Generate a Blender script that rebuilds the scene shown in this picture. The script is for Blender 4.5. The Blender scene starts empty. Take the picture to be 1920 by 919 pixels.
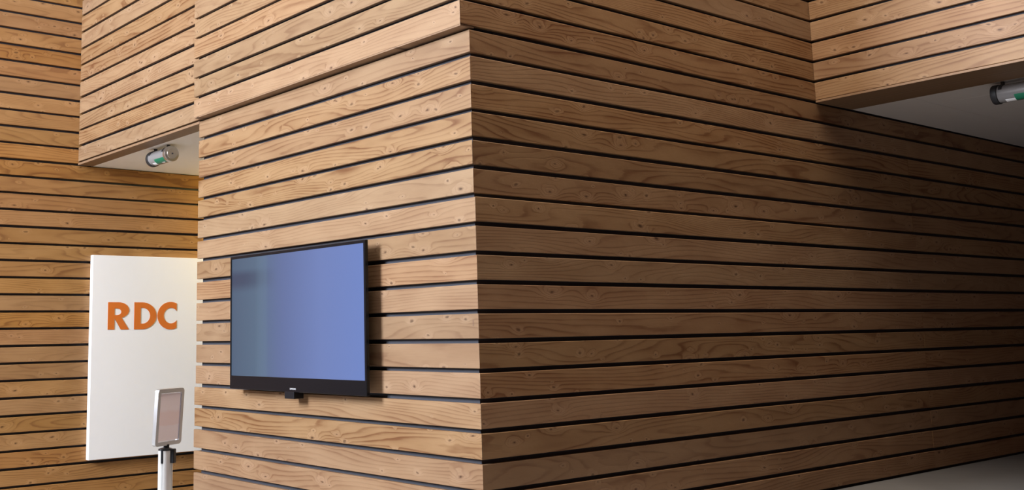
import bpy, bmesh, math, random
from mathutils import Vector, Matrix
random.seed(7)
SC = bpy.context.scene
COL = SC.collection
R = math.radians

# ------------------------------------------------------------------ camera
cd = bpy.data.cameras.new('camera')
cam = bpy.data.objects.new('camera', cd)
COL.objects.link(cam)
cam.location = (-3.6053, -3.9364, 1.0610)
cam.rotation_euler = (1.71554, 0.017443, -0.666813)
cd.sensor_fit = 'HORIZONTAL'
cd.sensor_width = 36.0
cd.lens = 2011.645 / 1920 * 36
cd.shift_x = (960 - 743.448) / 1920
cd.shift_y = -(459.5 - 331.377) / 1920
cd.clip_end = 200
SC.camera = cam

# ------------------------------------------------------------------ sky, daylight, exposure
SC.view_settings.view_transform = 'Standard'
SC.view_settings.look = 'None'
SC.view_settings.exposure = 0.0
SC.view_settings.gamma = 1.0
SC.view_settings.use_curve_mapping = False
W = bpy.data.worlds.new('sky')
SC.world = W
W.use_nodes = True
bg = W.node_tree.nodes['Background']
bg.inputs['Color'].default_value = (0.42, 0.58, 1.0, 1)
bg.inputs['Strength'].default_value = 3.0


def area(name, loc, rot, sx, sy, power, col):
    l = bpy.data.lights.new(name, 'AREA')
    l.shape = 'RECTANGLE'
    l.size, l.size_y, l.energy, l.color = sx, sy, power, col
    o = bpy.data.objects.new(name, l)
    o.location, o.rotation_euler = loc, rot
    COL.objects.link(o)
    return o


# daylight through the tall window in the left wall of the hall and through a rooflight
SKY_X, SKY_Y = (-2.4, 2.9), (-1.05, -0.25)
WIN_Y, WIN_Z = (0.8, 3.4), (3.1, 6.7)
area('window_daylight', (-9.02, 2.1, 4.9), (0, -math.pi / 2, 0), 3.6, 2.6, 2300, (0.93, 0.97, 1.04))
area('rooflight_daylight', (0.25, -0.65, 7.22), (0, 0, 0), 5.2, 0.8, 500, (1.0, 0.82, 0.62))


# ------------------------------------------------------------------ node helpers
class NT:
    def __init__(s, name):
        s.m = bpy.data.materials.new(name)
        s.m.use_nodes = True
        s.t = s.m.node_tree
        s.bsdf = s.t.nodes['Principled BSDF']

    def new(s, t, **k):
        n = s.t.nodes.new(t)
        for a, b in k.items():
            setattr(n, a, b)
        return n

    def put(s, sock, v):
        if v is None:
            return
        if isinstance(v, bpy.types.NodeSocket):
            s.t.links.new(v, sock)
        else:
            sock.default_value = v

    def math(s, op, a, b=None, c=None, clamp=False):
        n = s.new('ShaderNodeMath', operation=op, use_clamp=clamp)
        for i, v in enumerate((a, b, c)):
            s.put(n.inputs[i], v)
        return n.outputs[0]

    def comb(s, x, y, z):
        n = s.new('ShaderNodeCombineXYZ')
        for i, v in enumerate((x, y, z)):
            s.put(n.inputs[i], v)
        return n.outputs[0]

    def noise(s, vec, scale=1.0, detail=2.0, rough=0.5):
        n = s.new('ShaderNodeTexNoise')
        s.put(n.inputs['Vector'], vec)
        n.inputs['Scale'].default_value = scale
        n.inputs['Detail'].default_value = detail
        n.inputs['Roughness'].default_value = rough
        return n.outputs['Fac']

    def ramp(s, f, stops):
        n = s.new('ShaderNodeValToRGB')
        e = n.color_ramp.elements
        while len(e) < len(stops):
            e.new(0.5)
        for el, (p, c) in zip(e, stops):
            el.position = p
            el.color = (c, c, c, 1) if isinstance(c, float) else (*c, 1)
        s.put(n.inputs[0], f)
        return n.outputs[0]

    def mix(s, f, a, b, mode='MIX'):
        n = s.new('ShaderNodeMix', data_type='RGBA', blend_type=mode)
        s.put(n.inputs[0], f)
        s.put(n.inputs[6], (*a, 1) if isinstance(a, tuple) else a)
        s.put(n.inputs[7], (*b, 1) if isinstance(b, tuple) else b)
        return n.outputs[2]

    def smooth(s, v, a, b, lo=0.0, hi=1.0):
        n = s.new('ShaderNodeMapRange', interpolation_type='SMOOTHSTEP')
        s.put(n.inputs[0], v)
        n.inputs[1].default_value, n.inputs[2].default_value = a, b
        n.inputs[3].default_value, n.inputs[4].default_value = lo, hi
        return n.outputs[0]

    def bump(s, h, dist, strength=1.0):
        n = s.new('ShaderNodeBump')
        n.inputs['Distance'].default_value = dist
        n.inputs['Strength'].default_value = strength
        s.put(n.inputs['Height'], h)
        s.t.links.new(n.outputs[0], s.bsdf.inputs['Normal'])

    def set(s, **k):
        for a, v in k.items():
            a = a.replace('_', ' ')
            if isinstance(v, tuple):
                v = (*v, 1) if len(v) == 3 else v
            s.put(s.bsdf.inputs[a], v)
        return s.m


def plain(name, col, rough=0.5, metal=0.0, var=0.04, scale=12.0, **k):
    n = NT(name)
    tc = n.new('ShaderNodeTexCoord').outputs['Object']
    f = n.noise(tc, scale, 3)
    c = n.mix(f, tuple(x * (1 - var) for x in col), tuple(min(1, x * (1 + var)) for x in col))
    return n.set(Base_Color=c, Roughness=rough, Metallic=metal, **k)


def wood(name, light, mid, dark, value=0.10):
    """Larch boards: flowing growth rings, knots that push the grain aside, fine fibres; every board its own cut."""
    n = NT(name)
    sep = n.new('ShaderNodeSeparateXYZ')
    n.t.links.new(n.new('ShaderNodeTexCoord').outputs['Object'], sep.inputs[0])
    rnd = n.new('ShaderNodeObjectInfo').outputs['Random']
    at = n.new('ShaderNodeAttribute', attribute_type='OBJECT', attribute_name='tone')
    tone = at.outputs['Fac']
    r2 = n.math('FRACT', n.math('MULTIPLY', tone, 17.31))
    r3 = n.math('FRACT', n.math('MULTIPLY', tone, 91.73))
    r4 = n.math('FRACT', n.math('MULTIPLY', tone, 213.9))
    x = n.math('ADD', sep.outputs[0], n.math('MULTIPLY', rnd, 83.0))
    y, z = sep.outputs[1], sep.outputs[2]
    zz = n.math('ADD', z, n.math('MULTIPLY', rnd, 47.0))
    warp = n.noise(n.comb(n.math('MULTIPLY', x, 9.0), 0.0, n.math('MULTIPLY', zz, 22.0)), 1.0, 2)
    warp2 = n.noise(n.comb(n.math('MULTIPLY', x, 7.0), 5.0, n.math('MULTIPLY', zz, 18.0)), 1.0, 2)

    def knots(sx, sz, keep, size, seed):
        v = n.new('ShaderNodeTexVoronoi', feature='F1', distance='EUCLIDEAN', voronoi_dimensions='2D')
        wx = n.math('MULTIPLY', n.math('SUBTRACT', warp, 0.5), 0.060)
        wz = n.math('MULTIPLY', n.math('SUBTRACT', warp2, 0.5), 0.040)
        n.put(v.inputs['Vector'], n.comb(n.math('MULTIPLY', n.math('ADD', x, wx), sx),
                                         n.math('MULTIPLY', n.math('ADD', n.math('ADD', zz, wz), seed), sz), 0.0))
        v.inputs['Scale'].default_value = 1.0
        v.inputs['Randomness'].default_value = 0.9
        cs = n.new('ShaderNodeSeparateColor')
        n.t.links.new(v.outputs['Color'], cs.inputs[0])
        on = n.math('LESS_THAN', cs.outputs[0], keep)
        rad = n.math('MULTIPLY_ADD', cs.outputs[1], size, size * 0.35)
        return n.math('DIVIDE', v.outputs['Distance'], rad), on

    kd, kon = knots(3.6, 8.0, 0.34, 0.13, 0.0)
    sd, son = knots(6.5, 12.0, 0.26, 0.11, 9.0)
    # growth rings
    cut = n.noise(n.comb(n.math('MULTIPLY', x, 0.75), n.math('MULTIPLY', r3, 40.0), n.math('MULTIPLY', zz, 5.5)), 1.0, 1.0, 0.4)
    wob = n.noise(n.comb(n.math('MULTIPLY', x, 4.0), 3.0, n.math('MULTIPLY', zz, 30.0)), 1.0, 2.0)
    f = n.math('MULTIPLY', z, n.math('MULTIPLY_ADD', r3, 45.0, 8.0))
    f = n.math('ADD', f, n.math('MULTIPLY', cut, n.math('MULTIPLY_ADD', r4, 9.0, 7.0)))
    f = n.math('ADD', f, n.math('MULTIPLY', wob, 0.55))
    push = n.math('MULTIPLY', n.math('EXPONENT', n.math('MULTIPLY', n.math('MULTIPLY', kd, kd), -0.35)), n.math('MULTIPLY', kon, 3.2))
    f = n.math('ADD', f, push)
    push = n.math('MULTIPLY', n.math('EXPONENT', n.math('MULTIPLY', n.math('MULTIPLY', sd, sd), -0.35)), n.math('MULTIPLY', son, 1.6))
    f = n.math('ADD', f, push)
    fr = n.math('FRACT', f)
    ring = n.ramp(fr, [(0.0, 0.12), (0.25, 0.0), (0.62, 0.25), (0.86, 1.0), (0.95, 0.8), (1.0, 0.12)])
    fibre = n.noise(n.comb(n.math('MULTIPLY', x, 6.0), 0.0, n.math('MULTIPLY', zz, 420.0)), 1.0, 3.0, 0.6)
    blotch = n.noise(n.comb(n.math('MULTIPLY', x, 2.2), 7.0, n.math('MULTIPLY', zz, 9.0)), 1.0, 3.0)
    amt = n.math('MULTIPLY', ring, n.smooth(blotch, 0.3, 0.72, 0.22, 1.0))
    amt = n.math('MULTIPLY', amt, n.math('MULTIPLY_ADD', r2, 0.75, 0.5), clamp=True)
    c = n.mix(n.smooth(blotch, 0.25, 0.75), light, mid)
    c = n.mix(amt, c, dark)
    c = n.mix(n.math('MULTIPLY', n.math('SUBTRACT', fibre, 0.5), 0.55, clamp=True), c, tuple(v * 0.72 for v in dark))
    # knots: dark heart, reddish ring, pale flare of grain beside it
    halo = n.math('MULTIPLY', n.smooth(kd, 0.8, 2.3, 1.0, 0.0), kon)
    shalo = n.math('MULTIPLY', n.smooth(sd, 0.8, 3.0, 1.0, 0.0), son)
    pale = tuple(min(1, v * q) for v, q in zip(light, (1.16, 1.20, 1.30)))
    c = n.mix(n.math('MULTIPLY', n.math('MAXIMUM', halo, shalo), 0.5), c, pale)
    eye = n.math('MULTIPLY', n.math('SINE', n.math('MULTIPLY', kd, 9.0)), n.math('MULTIPLY', n.smooth(kd, 1.0, 1.5, 1.0, 0.0), kon), clamp=True)
    c = n.mix(n.math('MULTIPLY', eye, 0.15), c, dark)
    core = n.math('MULTIPLY', n.smooth(kd, 0.15, 0.75, 1.0, 0.0), kon)
    score = n.math('MULTIPLY', n.smooth(sd, 0.25, 0.9, 1.0, 0.0), son)
    c = n.mix(n.math('MULTIPLY', core, 0.55), c, tuple(v * 0.8 for v in dark))
    heart = n.math('MULTIPLY', n.smooth(kd, 0.08, 0.32, 1.0, 0.0), kon)
    c = n.mix(n.math('MULTIPLY', heart, 0.75), c, tuple(v * 0.28 for v in dark))
    c = n.mix(n.math('MULTIPLY', score, 0.7), c, tuple(v * 0.45 for v in dark))
    # each board a little lighter, darker, redder or yellower
    hs = n.new('ShaderNodeHueSaturation')
    n.put(hs.inputs['Hue'], n.math('MULTIPLY_ADD', r4, 0.007, 0.4965))
    n.put(hs.inputs['Saturation'], n.math('MULTIPLY_ADD', r2, 0.14, 0.93))
    n.put(hs.inputs['Value'], n.math('MULTIPLY_ADD', r3, value * 2, 1 - value))
    n.put(hs.inputs['Color'], c)
    h = n.math('ADD', n.math('MULTIPLY', ring, -0.5), n.math('MULTIPLY', fibre, 0.5))
    h = n.math('ADD', h, n.math('MULTIPLY', n.noise(n.comb(n.math('MULTIPLY', x, 14.0), 1.0, n.math('MULTIPLY', zz, 20.0))), 1.5))
    n.bump(h, 0.0008, 0.7)
    n.put(n.bsdf.inputs['Base Color'], hs.outputs[0])
    n.set(Roughness=n.math('MULTIPLY_ADD', fibre, 0.2, 0.42), Specular_IOR_Level=0.35)
    return n.m


M_WOOD = wood('larch', (0.298, 0.187, 0.100), (0.250, 0.147, 0.074), (0.140, 0.061, 0.026))
M_WOODB = wood('larch_oiled', (0.365, 0.192, 0.072), (0.315, 0.157, 0.053), (0.190, 0.081, 0.027))
M_MEMB = plain('wall_membrane', (0.050, 0.054, 0.070), 0.75)
M_PLASTER = plain('plaster', (0.42, 0.41, 0.40), 0.8)
M_DARKWOOD = plain('bounce_boards', (0.22, 0.088, 0.042), 0.7)  # brown of the unseen hall walls, picked for dim reddish bounce light
M_CEIL = plain('ceiling_board', (0.78, 0.76, 0.74), 0.85, var=0.02)
M_FLOOR = plain('grey_screed', (0.165, 0.168, 0.172), 0.45, var=0.18, scale=3.0)
M_LOWFLOOR = plain('bounce_grey_screed', (0.28, 0.27, 0.255), 0.5, var=0.1, scale=3.0)  # floor out of view, paled to bounce light onto the left wall
M_WHITE = plain('white_lacquer', (0.89, 0.90, 0.92), 0.35, var=0.01)
M_ORANGE = plain('orange_vinyl', (0.66, 0.17, 0.025), 0.4)
M_BLACK = plain('black_plastic', (0.010, 0.011, 0.014), 0.35, Specular_IOR_Level=0.25)
M_GLOSSBLACK = plain('gloss_black_plastic', (0.007, 0.008, 0.010), 0.15, Specular_IOR_Level=0.25)
M_MATTBLACK = plain('matt_black_steel', (0.02, 0.02, 0.022), 0.55)
M_ALU = plain('brushed_aluminium', (0.72, 0.74, 0.76), 0.34, 0.9)
M_POST = plain('anodised_aluminium', (0.80, 0.82, 0.82), 0.38, 0.35)
M_STEEL = plain('satin_steel', (0.62, 0.60, 0.57), 0.28, 0.95)
M_PRINT = plain('grey_print', (0.72, 0.74, 0.78), 0.4)
M_INK = plain('grade_ink', (0.12, 0.06, 0.05), 0.7)
M_GREEN = plain('green_board', (0.012, 0.16, 0.085), 0.4)
M_FRAME = plain('window_frame_grey', (0.20, 0.21, 0.22), 0.4)


def screen_mat():
    """lit screen: lavender blue, duller and greener towards the left, with a soft dark bar near the upper left"""
    n = NT('lcd_screen')
    sep = n.new('ShaderNodeSeparateXYZ')
    n.t.links.new(n.new('ShaderNodeTexCoord').outputs['Object'], sep.inputs[0])
    x, z = sep.outputs[0], sep.outputs[2]
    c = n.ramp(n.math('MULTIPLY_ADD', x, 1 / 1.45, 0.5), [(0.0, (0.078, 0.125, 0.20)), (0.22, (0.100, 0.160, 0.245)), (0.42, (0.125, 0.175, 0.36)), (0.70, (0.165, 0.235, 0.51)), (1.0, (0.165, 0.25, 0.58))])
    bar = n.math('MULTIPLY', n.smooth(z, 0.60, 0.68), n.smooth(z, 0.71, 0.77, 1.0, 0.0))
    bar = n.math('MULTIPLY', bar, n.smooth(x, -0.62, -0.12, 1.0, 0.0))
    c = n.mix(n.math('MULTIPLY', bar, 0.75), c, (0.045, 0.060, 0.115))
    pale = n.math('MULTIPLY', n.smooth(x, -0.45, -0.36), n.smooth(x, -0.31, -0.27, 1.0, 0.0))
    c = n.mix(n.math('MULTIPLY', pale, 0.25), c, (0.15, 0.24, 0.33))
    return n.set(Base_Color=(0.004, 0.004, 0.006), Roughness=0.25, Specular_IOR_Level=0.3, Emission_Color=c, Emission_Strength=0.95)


M_SCREEN = screen_mat()


def tube_mat():
    n = NT('clear_polycarbonate')
    return n.set(Base_Color=(0.30, 0.29, 0.29), Roughness=0.16, IOR=1.3, Transmission_Weight=0.25)


M_TUBE = tube_mat()
M_LEFTCEIL = plain('lit_ceiling_board', (0.90, 0.87, 0.84), 0.85, var=0.02)  # lighter copy of the ceiling board; left passage's brightness put into the colour


def poster_mat():
    n = NT('sheen_paper')  # reflection on the acrylic cover is put into the paper's pale colour
    sep = n.new('ShaderNodeSeparateXYZ')
    n.t.links.new(n.new('ShaderNodeTexCoord').outputs['Object'], sep.inputs[0])
    z = n.math('ADD', n.math('MULTIPLY', sep.outputs[2], 1.36), n.math('MULTIPLY', n.noise(n.comb(n.math('MULTIPLY', sep.outputs[0], 9.0), 0.0, n.math('MULTIPLY', sep.outputs[2], 5.0)), 1.0), 0.05))
    band = n.math('MULTIPLY', n.smooth(z, 0.13, 0.14), n.smooth(z, 0.205, 0.23, 1.0, 0.0))
    c = n.mix(n.math('MULTIPLY', band, 0.5), (0.90, 0.82, 0.88), (0.86, 0.66, 0.66))
    return n.set(Base_Color=c, Roughness=0.25)


M_PAPER = poster_mat()


# ------------------------------------------------------------------ mesh helpers
def obj(name, me, parent=None, loc=None, rot=None):
    o = bpy.data.objects.new(name, me)
    COL.objects.link(o)
    if parent:
        o.parent = parent
    if loc is not None:
        o.location = loc
    if rot is not None:
        o.rotation_euler = rot
    return o


def mesh(name, bm, mat, smooth=False):
    bmesh.ops.recalc_face_normals(bm, faces=bm.faces)
    me = bpy.data.meshes.new(name)
    bm.to_mesh(me)
    bm.free()
    me.materials.append(mat)
    if smooth:
        for p in me.polygons:
            p.use_smooth = True
        me.set_sharp_from_angle(angle=R(35))
    return me


def box(bm, a, b):
    vs = bmesh.ops.create_cube(bm, size=1.0)['verts']
    for v in vs:
        v.co = Vector([(a[i] + b[i]) / 2 + v.co[i] * (b[i] - a[i]) for i in range(3)])
    return vs


def bevel(bm, w, seg=2):
    bmesh.ops.bevel(bm, geom=bm.edges[:], offset=w, segments=seg, profile=0.5, affect='EDGES')


def boxes(name, mat, lst, parent=None, bev=0.0, seg=2, **k):
    bm = bmesh.new()
    for a, b in lst:
        box(bm, a, b)
    if bev:
        bevel(bm, bev, seg)
    return obj(name, mesh(name, bm, mat), parent, **k)


def lathe(bm, prof, axis='Z', n=32, cap=True):
    """prof: list of (radius, height)"""
    rings = []
    for r, h in prof:
        ring = []
        for i in range(n):
            a = 2 * math.pi * i / n
            p = (r * math.cos(a), r * math.sin(a), h)
            if axis == 'Y':
                p = (p[0], p[2], p[1])
            ring.append(bm.verts.new(p))
        rings.append(ring)
    for a, b in zip(rings, rings[1:]):
        for i in range(n):
            bm.faces.new((a[i], a[(i + 1) % n], b[(i + 1) % n], b[i]))
    if cap:
        bm.faces.new(rings[0])
        bm.faces.new(rings[-1])


def prism(bm, pts, y0, y1):
    """outline in (x, z), pushed from y0 to y1"""
    a = [bm.verts.new((p[0], y0, p[1])) for p in pts]
    b = [bm.verts.new((p[0], y1, p[1])) for p in pts]
    bm.faces.new(a)
    bm.faces.new(b[::-1])
    for i in range(len(pts)):
        j = (i + 1) % len(pts)
        bm.faces.new((a[i], a[j], b[j], b[i]))


def rrect(w, h, r, n=6, cx=0.0, cz=0.0):
    out = []
    for sx, sz, a0 in ((1, 1, 0), (-1, 1, 90), (-1, -1, 180), (1, -1, 270)):
        for i in range(n + 1):
            a = R(a0 + 90 * i / n)
            out.append((cx + sx * (w / 2 - r) + r * math.cos(a), cz + sz * (h / 2 - r) + r * math.sin(a)))
    return out


def ring_frame(bm, outer, inner, y0, y1):
    def loop(pts, y):
        return [bm.verts.new((p[0], y, p[1])) for p in pts]
    of, ob, jf, jb = loop(outer, y0), loop(outer, y1), loop(inner, y0), loop(inner, y1)
    n = len(outer)
    for i in range(n):
        j = (i + 1) % n
        bm.faces.new((of[i], of[j], jf[j], jf[i]))
        bm.faces.new((ob[i], jb[i], jb[j], ob[j]))
        bm.faces.new((of[i], ob[i], ob[j], of[j]))
        bm.faces.new((jf[i], jf[j], jb[j], jb[i]))


def tag(o, label=None, cat=None, group=None, kind=None):
    if label:
        o['label'] = label
    if cat:
        o['category'] = cat
    if group:
        o['group'] = group
    if kind:
        o['kind'] = kind
    return o


def empty(name, loc, rz=0.0):
    o = bpy.data.objects.new(name, None)
    o.empty_display_size = 0.1
    COL.objects.link(o)
    o.location = loc
    o.rotation_euler = (0, 0, rz)
    return o


def struct(name, mat, lst, label, **k):
    return tag(boxes(name, mat, lst, **k), label=label, kind='structure')


# ------------------------------------------------------------------ the hall
P = 0.145
G = 0.023           # open joint between boards
T = 0.024           # board thickness
S = 0.034           # membrane behind the board faces
LF = -0.55          # lower floor
TOP = 4.62
ROOF = 7.0
END_L = 2.905       # far end of the screen wall
BACK = 5.152
RH = 3.249          # right header

_pm = {}


def plank_mesh(length, height, m0=0.0, m1=0.0, mat=M_WOOD, thick=T):
    """board along +X, face towards -Y; m0 / m1: how far the mitre takes the back edge in at either end"""
    key = (round(length, 4), round(height, 4), m0, m1, mat.name, thick)
    if key in _pm:
        return _pm[key]
    c = 0.0022
    prof = [(0, c), (c, 0), (thick, 0), (thick, height), (c, height), (0, height - c)]
    bm = bmesh.new()
    a = [bm.verts.new((m0 * y, y, z)) for y, z in prof]
    b = [bm.verts.new((length - m1 * y, y, z)) for y, z in prof]
    bm.faces.new(a)
    bm.faces.new(b[::-1])
    for i in range(6):
        j = (i + 1) % 6
        bm.faces.new((a[i], b[i], b[j], a[j]))
    _pm[key] = mesh('plank', bm, mat)
    return _pm[key]


def plank(parent, loc, rz, length, height, m0=0.0, m1=0.0, mat=M_WOOD, jitter=0.0012, tone=None):
    o = obj('plank', plank_mesh(length, height, m0, m1, mat), parent)
    n = Vector((math.sin(rz), -math.cos(rz), 0))
    d = random.uniform(-jitter, jitter)
    o.location = Vector(loc) + n * d + Vector((0, 0, random.uniform(-jitter, jitter)))
    o.rotation_euler = (0, 0, rz)
    o['tone'] = random.random() if tone is None else tone
    return o


def gap_low(k):     # joint heights measured in the photograph; k = 0 is the top of the lower boards
    return (18 - k) * P


def gap_up(k):      # joints above the break
    return 2.607 + k * 0.1425 + (0.0006 * k * k if k > 3 else 0)


LOW = 0.009         # the boards below the seventh joint stand a little proud
RZL = -math.pi / 2

# ---- floors
struct('floor_lower', M_LOWFLOOR, [((-9, -9, LF - 0.15), (8, 13, LF))], 'grey floor of the lower hall level')
struct('floor_upper', M_FLOOR, [((2.2, -8.9, LF + 0.001), (12.9, -0.002, -0.006))], 'grey screed floor along the foot of the dark boarded wall')

# ---- wall with the screen
wl = struct('wall_left', M_MEMB, [((S, S, LF), (0.20, END_L - 0.015, 2.575))], 'timber boarded wall carrying the television')
for k in range(22):
    z1, z0 = gap_low(k) - G / 2, gap_low(k + 1) + G / 2
    if k == 0:
        z1 = 2.593
    if z0 < LF:
        break
    e = LOW if k >= 6 else 0.0
    y1 = END_L + random.uniform(-0.006, 0.006) + (0.012 if k >= 6 else 0) + (0.02 if k > 12 else 0.0)
    pk = plank(wl, (0, y1, z0), RZL, y1 + e - 0.0008, z1 - z0, 0, 1.0)
    if k == 10:                               # small grade stamp near the corner
        bm = bmesh.new()
        for i in range(4):
            a = 0.064 + i * 0.0075
            ring_frame(bm, rrect(0.008, 0.0055, 0.001, 2, y1 - 0.030, a), rrect(0.0055, 0.003, 0.0008, 2, y1 - 0.030, a), -0.0003, 0.0003)
        tag(obj('grade_stamp', mesh('grade_stamp', bm, M_INK), pk), 'small dark grade stamp near the corner')
# ---- its upper part, set forward
UX = -0.061
wu = struct('wall_left_upper', M_MEMB, [((UX + S, S, 2.612), (0.20, 2.862, ROOF))], 'upper boarded wall projecting above the television wall')
# closing board under the projection
s = obj('soffit_board', plank_mesh(2.87, 0.085), wu, (0.024, 2.87, 2.6066), (R(90), 0, RZL))
s.location = (UX + 0.0005, 2.868, 2.604)
s.rotation_euler = (0, 0, RZL)
bmx = bmesh.new()
box(bmx, (0, 0.002, 0), (2.866, 0.095, 0.008))
s.data = mesh('soffit_board', bmx, M_WOOD)
for k in range(14):
    z0, z1 = gap_up(k) + (0.010 if k else 0.004), gap_up(k + 1) - 0.010
    y1 = 2.872 + random.uniform(-0.005, 0.005)
    plank(wu, (UX, y1, z0), RZL, y1 - 0.0008, z1 - z0, 0, 1.0)

# ---- long wall on the right
wr = struct('wall_right', M_MEMB, [((0.20, S, LF), (12.8, 0.25, ROOF))], 'long boarded wall in shade to the right of the corner')
SEAM = 4.494
for k in range(-14, 22):
    if k < 0:
        z0, z1 = gap_up(-k - 1) + 0.010, gap_up(-k) - 0.010
        xs = UX
        if k == -1:
            z0 = gap_up(0) + 0.008
    else:
        z1, z0 = gap_low(k) - G / 2, gap_low(k + 1) + G / 2
        xs = 0.0
        if k == 0:
            z1 = 2.593
        if k == 17:
            z0 = 0.012
    if z0 < LF:
        break
    e = LOW if k >= 6 else 0.0
    h = z1 - z0
    tn = random.random()
    plank(wr, (xs + 0.0008, -e, z0), 0, SEAM - xs - 0.001, h, 1.0, 0, M_WOOD, tone=tn)
    if -2 <= k < 18:
        plank(wr, (SEAM + 0.0012, -e, z0), 0, 4.0, h, 0, 0, M_WOOD, tone=tn)
        plank(wr, (SEAM + 4.0026, -e, z0), 0, 4.2, h, 0, 0, M_WOOD, tone=tn)

# ---- beam over the left passage
hl = struct('wall_left_header', M_MEMB, [((S, 2.84, 2.612), (0.135, BACK + 0.02, ROOF))], 'boarded beam over the passage on the left')
for k in range(14):
    z0, z1 = gap_up(k) + (0.010 if k else 0.005), gap_up(k + 1) - 0.010
    plank(hl, (0, BACK - 0.003, z0), RZL, BACK - 0.003 - (2.85 if k else 2.895), z1 - z0)
boxes('edge_board', M_WOOD, [((-0.003, 2.895, 2.578), (0.132, BACK - 0.002, 2.597))], hl, 0.0015, 1)

# ---- back wall
wb = struct('wall_back', M_MEMB, [((-1.62, BACK + S, LF), (4.4, BACK + 0.25, ROOF))], 'boarded wall at the end of the hall behind the white sign')
k = -14
while True:
    z1 = 2.583 - 0.1431 * k - 0.010
    z0 = z1 - 0.1431 + 0.020
    if z0 < LF:
        break
    plank(wb, (-1.65, BACK, z0), 0, 5.9, z1 - z0, 0, 0, M_WOODB)
    k += 1

# ---- beam over the right passage (a touch out of square)
hr = struct('wall_right_header', M_MEMB, [((S, -8.8, 2.622), (0.45, -0.002, ROOF))], 'boarded beam over the dark passage on the right')
hr.location = (RH, 0, 0)
hr.rotation_euler = (0, 0, -0.0388)
for k in range(14):
    z0, z1 = gap_up(k) + (0.010 if k else 0.010), gap_up(k + 1) - 0.010
    plank(hr, (0, -0.003, z0), RZL, 4.6, z1 - z0, 0, 0, M_WOOD)
    plank(hr, (0, -4.605, z0), RZL, 4.2, z1 - z0, 0, 0, M_WOOD)
boxes('edge_board', M_WOOD, [((-0.004, -8.8, 2.5985), (0.45, -0.003, 2.614))], hr, 0.0015, 1)

# ---- ceilings of the two passages
struct('ceiling_left', M_LEFTCEIL, [((0.13, 2.70, 2.580), (4.4, BACK + 0.03, 2.602))], 'cream plasterboard ceiling of the left passage')
cr = struct('ceiling_right', M_CEIL, [((3.5, -8.8, 2.625), (12.8, 0.03, 2.66))], 'plasterboard ceiling of the right passage')
for a, b in (((3.66, -0.447, 2.605), (12.7, -0.002, 2.622)), ((3.60, -8.7, 2.605), (4.046, -0.453, 2.622)),
             ((4.052, -4.0, 2.605), (8.4, -0.453, 2.622)), ((8.406, -4.0, 2.605), (12.7, -0.453, 2.622)),
             ((4.052, -8.7, 2.605), (12.7, -4.006, 2.622))):
    boxes('ceiling_panel', M_CEIL, [(a, b)], cr, 0.002, 1)

# ---- the rest of the hall
struct('wall_passage', M_PLASTER, [((0.20, 2.70, LF), (4.4, 2.83, 2.578))], 'inner side wall of the left passage')
struct('wall_passage_end', M_PLASTER, [((4.4, 2.70, LF), (4.55, BACK + 0.25, 2.70))], 'end wall of the left passage')
struct('wall_east', M_DARKWOOD, [((12.8, -8.9, LF), (12.95, 0.25, ROOF))], 'end wall of the right passage')
struct('wall_south', M_DARKWOOD, [((-9, -9.0, LF), (12.95, -8.85, ROOF))], 'plain wall behind the camera')
struct('wall_north', M_DARKWOOD, [((-8.9, 9.0, LF), (-1.4, 9.15, ROOF)), ((-1.62, BACK + 0.25, LF), (-1.4, 9.0, ROOF))], 'far wall of the hall beyond the boarded end wall')
wy0, wy1 = WIN_Y
wz0, wz1 = WIN_Z
struct('wall_west', M_DARKWOOD, [((-9, -9, LF), (-8.85, wy0, ROOF)), ((-9, wy1, LF), (-8.85, 9.2, ROOF)),
                                 ((-9, wy0, LF), (-8.85, wy1, wz0)), ((-9, wy0, wz1), (-8.85, wy1, ROOF))], 'side wall of the hall with the tall window')
fr = [((-8.99, wy0, z - 0.03), (-8.92, wy1, z + 0.03)) for z in (wz0 + 0.03, 4.3, 5.5, wz1 - 0.03)]
fr += [((-8.99, y - 0.03, wz0), (-8.92, y + 0.03, wz1)) for y in (wy0 + 0.03, wy1 - 0.03)]
struct('window_1', M_FRAME, fr, 'tall window in the side wall of the hall')
struct('ceiling', M_PLASTER, [((-9, -9, ROOF), (SKY_X[0], 9.2, ROOF + 0.2)), ((SKY_X[1], -9, ROOF), (12.95, 9.2, ROOF + 0.2)),
                              ((SKY_X[0], -9, ROOF), (SKY_X[1], SKY_Y[0], ROOF + 0.2)), ((SKY_X[0], SKY_Y[1], ROOF), (SKY_X[1], 9.2, ROOF + 0.2))],
       'hall ceiling with a rooflight')


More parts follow.
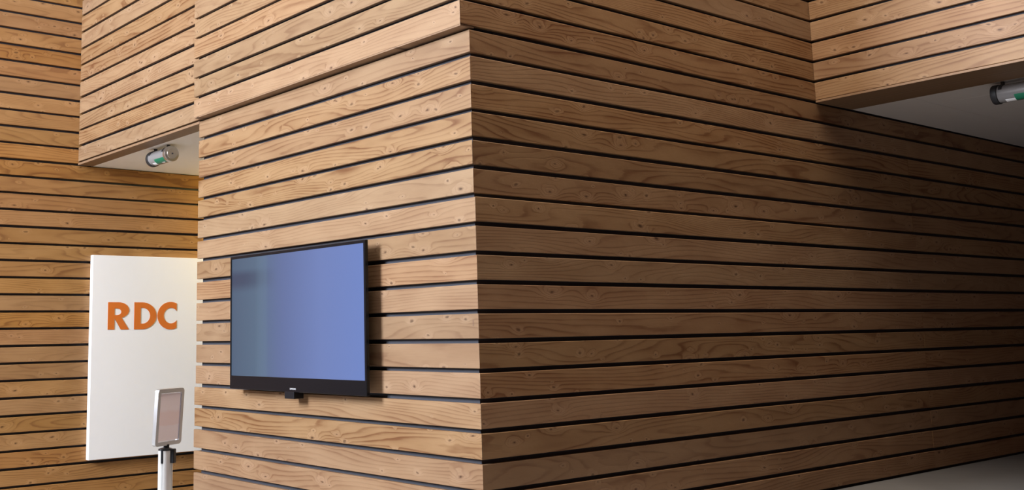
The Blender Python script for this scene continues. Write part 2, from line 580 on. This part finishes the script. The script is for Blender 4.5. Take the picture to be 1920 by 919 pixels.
# ------------------------------------------------------------------ television
def television():
    t = empty('television', (0, 1.524, 0.726))
    tag(t, 'black flat wall mounted television with a blank bluish screen on the boarded wall', 'television')
    w, h = 1.480, 0.846
    fx = -0.100                               # front of the frame
    # frame, front towards -Y in its own axes, then turned to face -X
    rot = (0, 0, RZL)
    bm = bmesh.new()
    il, ir, it, ib = 0.014, 0.018, 0.017, 0.083
    out = [(-w / 2, 0), (w / 2, 0), (w / 2, h), (-w / 2, h)]
    inn = [(-w / 2 + il, ib), (w / 2 - ir, ib), (w / 2 - ir, h - it), (-w / 2 + il, h - it)]
    ring_frame(bm, out, inn, 0, 0.022)
    bevel(bm, 0.002, 1)
    obj('frame', mesh('frame', bm, M_GLOSSBLACK), t, (fx, 0, 0), rot)
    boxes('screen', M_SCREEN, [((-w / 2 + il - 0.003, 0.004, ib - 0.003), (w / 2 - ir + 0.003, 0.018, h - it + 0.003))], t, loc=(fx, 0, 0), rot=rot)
    bm = bmesh.new()
    prism(bm, rrect(w - 0.05, h - 0.05, 0.02, 4, 0, h / 2), 0.018, 0.036)
    vs = box(bm, (-0.46, 0.034, 0.10), (0.46, 0.064, 0.62))
    obj('back_housing', mesh('back_housing', bm, M_BLACK), t, (fx, 0, 0), rot)
    bm = bmesh.new()
    for x in (-0.22, 0.22):
        box(bm, (x - 0.02, 0.063, 0.16), (x + 0.02, 0.082, 0.60))
    for z in (0.25, 0.50):
        box(bm, (-0.30, 0.080, z - 0.02), (0.30, 0.0985, z + 0.02))
    obj('wall_bracket', mesh('wall_bracket', bm, M_MATTBLACK), t, (fx, 0, 0), rot)
    bm = bmesh.new()
    box(bm, (-0.085, 0.0, -0.040), (0.018, 0.07, 0.004))
    bevel(bm, 0.003, 2)
    o = obj('receiver_box', mesh('receiver_box', bm, M_BLACK), t, (fx, 0, 0), rot)
    tag(o, 'small black box hanging under the lower edge of the screen')
    cu = bpy.data.curves.new('logo', 'FONT')
    cu.body = 'SAMSUNG'
    cu.size = 0.0145
    cu.extrude = 0.0003
    cu.align_x = 'CENTER'
    tmp = bpy.data.objects.new('logo', cu)
    COL.objects.link(tmp)
    bpy.context.view_layer.update()
    me = bpy.data.meshes.new_from_object(tmp.evaluated_get(bpy.context.evaluated_depsgraph_get()))
    bpy.data.objects.remove(tmp)
    me.transform(Matrix.Rotation(R(90), 4, 'X'))
    me.materials.clear()
    me.materials.append(M_PRINT)
    obj('logo', me, t, (fx - 0.0006, -0.008, 0.0135), rot)


television()


# ------------------------------------------------------------------ white sign with the letters
def arc(cx, cz, rx, rz, a0, a1, n):
    return [(cx + rx * math.cos(R(a0 + (a1 - a0) * i / n)), cz + rz * math.sin(R(a0 + (a1 - a0) * i / n))) for i in range(n + 1)]


def letter(name, loops, parent, loc):
    cu = bpy.data.curves.new(name, 'CURVE')
    cu.dimensions = '2D'
    cu.fill_mode = 'BOTH'
    cu.extrude = 0.0015
    for lp in loops:
        sp = cu.splines.new('POLY')
        sp.points.add(len(lp) - 1)
        for p, c in zip(sp.points, lp):
            p.co = (c[0], c[1], 0, 1)
        sp.use_cyclic_u = True
    tmp = bpy.data.objects.new(name, cu)
    COL.objects.link(tmp)
    bpy.context.view_layer.update()
    me = bpy.data.meshes.new_from_object(tmp.evaluated_get(bpy.context.evaluated_depsgraph_get()))
    bpy.data.objects.remove(tmp)
    me.transform(Matrix.Rotation(R(90), 4, 'X'))
    me.materials.clear()
    me.materials.append(M_ORANGE)
    return obj(name, me, parent, loc)


def sign():
    x0, x1, zb, zt = 0.133, 1.42, 0.030, 1.7855
    yf, yb = 5.095, BACK - 0.0015
    s = boxes('sign', M_WHITE, [((x0, yf, zb), (x1, yb, zt))], None, 0.003, 2)
    s.location = (0, 0, 0)
    tag(s, 'large white panel with orange letters RDC hung on the far boarded wall', 'sign')
    s.data.transform(Matrix.Shear('XZ', 4, (0.0, 0.0)))
    H = 0.240
    w = 0.062
    z0 = 1.134
    # R
    bx, br = 0.098, 0.070
    outer = [(0, 0), (w, 0), (w, 0.098), (0.122, 0), (0.199, 0), (0.128, 0.104)]
    outer += arc(bx, 0.170, 0.100, br, -68, 90, 14)
    outer += [(0, H)]
    hole = [(w, 0.126)] + arc(0.084, 0.1555, 0.040, 0.0295, -90, 90, 10) + [(w, 0.185)]
    letter('letter', [outer, hole], s, (0.280, yf - 0.0018, z0))
    # D
    outer = [(0, 0)] + arc(0.075, H / 2, 0.140, H / 2, -90, 90, 20) + [(0, H)]
    hole = [(w, 0.050)] + arc(0.080, H / 2, 0.073, H / 2 - 0.050, -90, 90, 16) + [(w, H - 0.050)]
    letter('letter', [outer, hole], s, (0.527, yf - 0.0018, z0))
    # C
    co = arc(0.130, H / 2, 0.130, H / 2 + 0.005, 54, 306, 24)
    ci = arc(0.134, H / 2, 0.072, H / 2 - 0.050, 308, 52, 20)
    e = 0.190
    outer = [(e, H - 0.012)] + [p for p in co if p[0] < e] + [(e, 0.012), (e, 0.078)] + [p for p in ci if p[0] < e - 0.004] + [(e, H - 0.078)]
    letter('letter', [outer], s, (0.752, yf - 0.0018, z0))


sign()


# ------------------------------------------------------------------ tube lights under the passage ceilings
def tube_light(zc):
    t = empty('tube_light', (0, 0, 0))
    L = 0.36
    r = 0.058
    bm = bmesh.new()
    lathe(bm, [(r - 0.004, 0.03), (r, 0.034), (r, L - 0.034), (r - 0.004, L - 0.03)], 'Y', 40)
    obj('glass_tube', mesh('glass_tube', bm, M_TUBE, True), t)
    for a, b, m in ((0.0, 1, M_STEEL), (L, -1, M_MATTBLACK)):
        bm = bmesh.new()
        p = [(r - 0.006, 0), (r + 0.003, 0.004), (r + 0.006, 0.010), (r + 0.006, 0.040), (r + 0.001, 0.044)]
        lathe(bm, [(q, a + b * h) for q, h in p], 'Y', 40)
        c = obj('end_cap', mesh('end_cap', bm, m, True), t)
        if m is M_STEEL:
            tag(c, 'bright steel cap with a central screw')
            bm = bmesh.new()
            lathe(bm, [(0.042, -0.0015), (0.044, 0.0015)], 'Y', 32)
            obj('cap_disc', mesh('cap_disc', bm, M_STEEL, True), c)
            bm = bmesh.new()
            lathe(bm, [(0.004, -0.012), (0.006, -0.010), (0.006, 0.001)], 'Y', 12)
            obj('screw', mesh('screw', bm, M_MATTBLACK, True), c)
        else:
            tag(c, 'dark ring cap')
    for nm, a0, a1, y0, y1, m, lb in (('green_label', 204, 258, 0.050, 0.215, M_GREEN, 'green label wrapped along the underside'),
                                      ('white_label', 232, 262, 0.215, 0.275, M_WHITE, 'white label at the far end'),
                                      ('white_label', 246, 262, 0.085, 0.135, M_WHITE, 'small white label')):
        bm = bmesh.new()
        prism(bm, arc(0, 0, r + 0.0012, r + 0.0012, a0, a1, 10) + arc(0, 0, r + 0.0001, r + 0.0001, a1, a0, 10), y0, y1)
        tag(obj(nm, mesh(nm, bm, m), t), lb)
    bm = bmesh.new()
    box(bm, (-0.030, 0.05, -0.010), (0.030, L - 0.05, 0.030))
    bevel(bm, 0.004, 1)
    obj('gear_tray', mesh('gear_tray', bm, M_STEEL), t)
    for y in (0.055, L - 0.075):
        bm = bmesh.new()
        pts_o = arc(0, 0, r + 0.005, r + 0.005, 20, 160, 12)
        pts_i = arc(0, 0, r + 0.0005, r + 0.0005, 160, 20, 12)
        prism(bm, pts_o + pts_i, y, y + 0.020)
        box(bm, (-0.012, y + 0.002, r + 0.003), (0.012, y + 0.018, zc))
        obj('clip', mesh('clip', bm, M_MATTBLACK), t)
    return t


tl = tube_light(0.080)
tl.location = (0.205, 3.74, 2.580 - 0.080)
tag(tl, 'short steel capped tube light under the cream ceiling left of the television', 'lamp', 'tube lights under the passage ceilings')


def dup(root):
    r = root.copy()
    COL.objects.link(r)
    for ch in root.children:
        c = ch.copy()
        COL.objects.link(c)
        c.parent = r
        for g in ch.children:
            d = g.copy()
            COL.objects.link(d)
            d.parent = c
    return r


tr = dup(tl)
tr.location = (3.705, -0.98 - 0.36, 2.605 - 0.080)
tag(tr, 'shaded tube light in the dark ceiling corner at the upper right edge', 'lamp', 'tube lights under the passage ceilings')


# ------------------------------------------------------------------ barrier post with a sign holder
def post():
    t = empty('barrier_post', (-1.52, 0.29, LF))
    tag(t, 'aluminium barrier post with a small framed notice in front of the white sign', 'barrier post')
    r = 0.0300
    top = 1.143
    bm = bmesh.new()
    lathe(bm, [(0.165, 0.0), (0.165, 0.012), (0.150, 0.022), (0.045, 0.034), (0.040, 0.05)], 'Z', 48)
    obj('base', mesh('base', bm, M_ALU, True), t)
    bm = bmesh.new()
    pts = []
    n = 72
    for i in range(n):                        # extruded tube with four grooves
        a = 2 * math.pi * i / n
        g = min(abs((math.degrees(a) - o + 180) % 360 - 180) for o in (35, 125, 215, 305))
        pts.append((a, r - (0.006 if g < 6 else 0.0)))
    lo = [bm.verts.new((q * math.cos(a), q * math.sin(a), 0.045)) for a, q in pts]
    hi = [bm.verts.new((q * math.cos(a), q * math.sin(a), top)) for a, q in pts]
    for i in range(n):
        bm.faces.new((lo[i], lo[(i + 1) % n], hi[(i + 1) % n], hi[i]))
    bm.faces.new(hi)
    obj('tube', mesh('tube', bm, M_POST, True), t)
    bm = bmesh.new()
    lathe(bm, [(r - 0.001, top - 0.002), (r + 0.001, top), (r - 0.002, top + 0.006), (0.016, top + 0.010)], 'Z', 40)
    h = obj('head', mesh('head', bm, M_BLACK, True), t)
    for a, w, d in ((215, 0.011, 0.002), (305, 0.022, 0.014), (35, 0.011, 0.002), (125, 0.011, 0.002)):
        bm = bmesh.new()
        box(bm, (r - 0.010, -w / 2, top - 0.052), (r + d, w / 2, top + 0.006))
        bevel(bm, 0.002, 1)
        c = obj('belt_clip', mesh('belt_clip', bm, M_BLACK), h)
        c.rotation_euler = (0, 0, R(a))
    # sign holder
    W_, H_ = 0.168, 0.234
    hd = empty('sign_holder', (0.004, 0, top + 0.02))
    hd.parent = t
    hd.rotation_euler = (R(4), 0, R(24))
    bm = bmesh.new()
    ring_frame(bm, rrect(W_, H_, 0.015, 6, 0, H_ / 2), rrect(W_ - 0.034, H_ - 0.034, 0.003, 6, 0, H_ / 2), -0.009, 0.009)
    bmesh.ops.bevel(bm, geom=[e for e in bm.edges if abs(e.verts[0].co.y - e.verts[1].co.y) < 1e-6 and max(abs(v.co.x) for v in e.verts) > 0 and e.is_manifold and e.calc_face_angle(0) > 1.2], offset=0.005, segments=3, affect='EDGES')
    obj('frame', mesh('frame', bm, M_ALU, True), hd)
    boxes('notice', M_PAPER, [((-W_ / 2 + 0.02, -0.006, 0.02), (W_ / 2 - 0.02, 0.006, H_ - 0.02))], hd)
    bm = bmesh.new()
    lathe(bm, [(0.012, -0.014), (0.012, 0.004)], 'Z', 16)
    obj('stem', mesh('stem', bm, M_BLACK), hd)


post()

# ------------------------------------------------------------------ warm lamp inside the left passage, hidden by the corner
wl_ = bpy.data.lights.new('passage_lamp', 'POINT')
wl_.shadow_soft_size = 0.06
wl_.energy = 38
wl_.color = (1.0, 0.74, 0.20)
wo = bpy.data.objects.new('passage_lamp', wl_)
wo.location = (2.05, 4.66, 2.40)
COL.objects.link(wo)
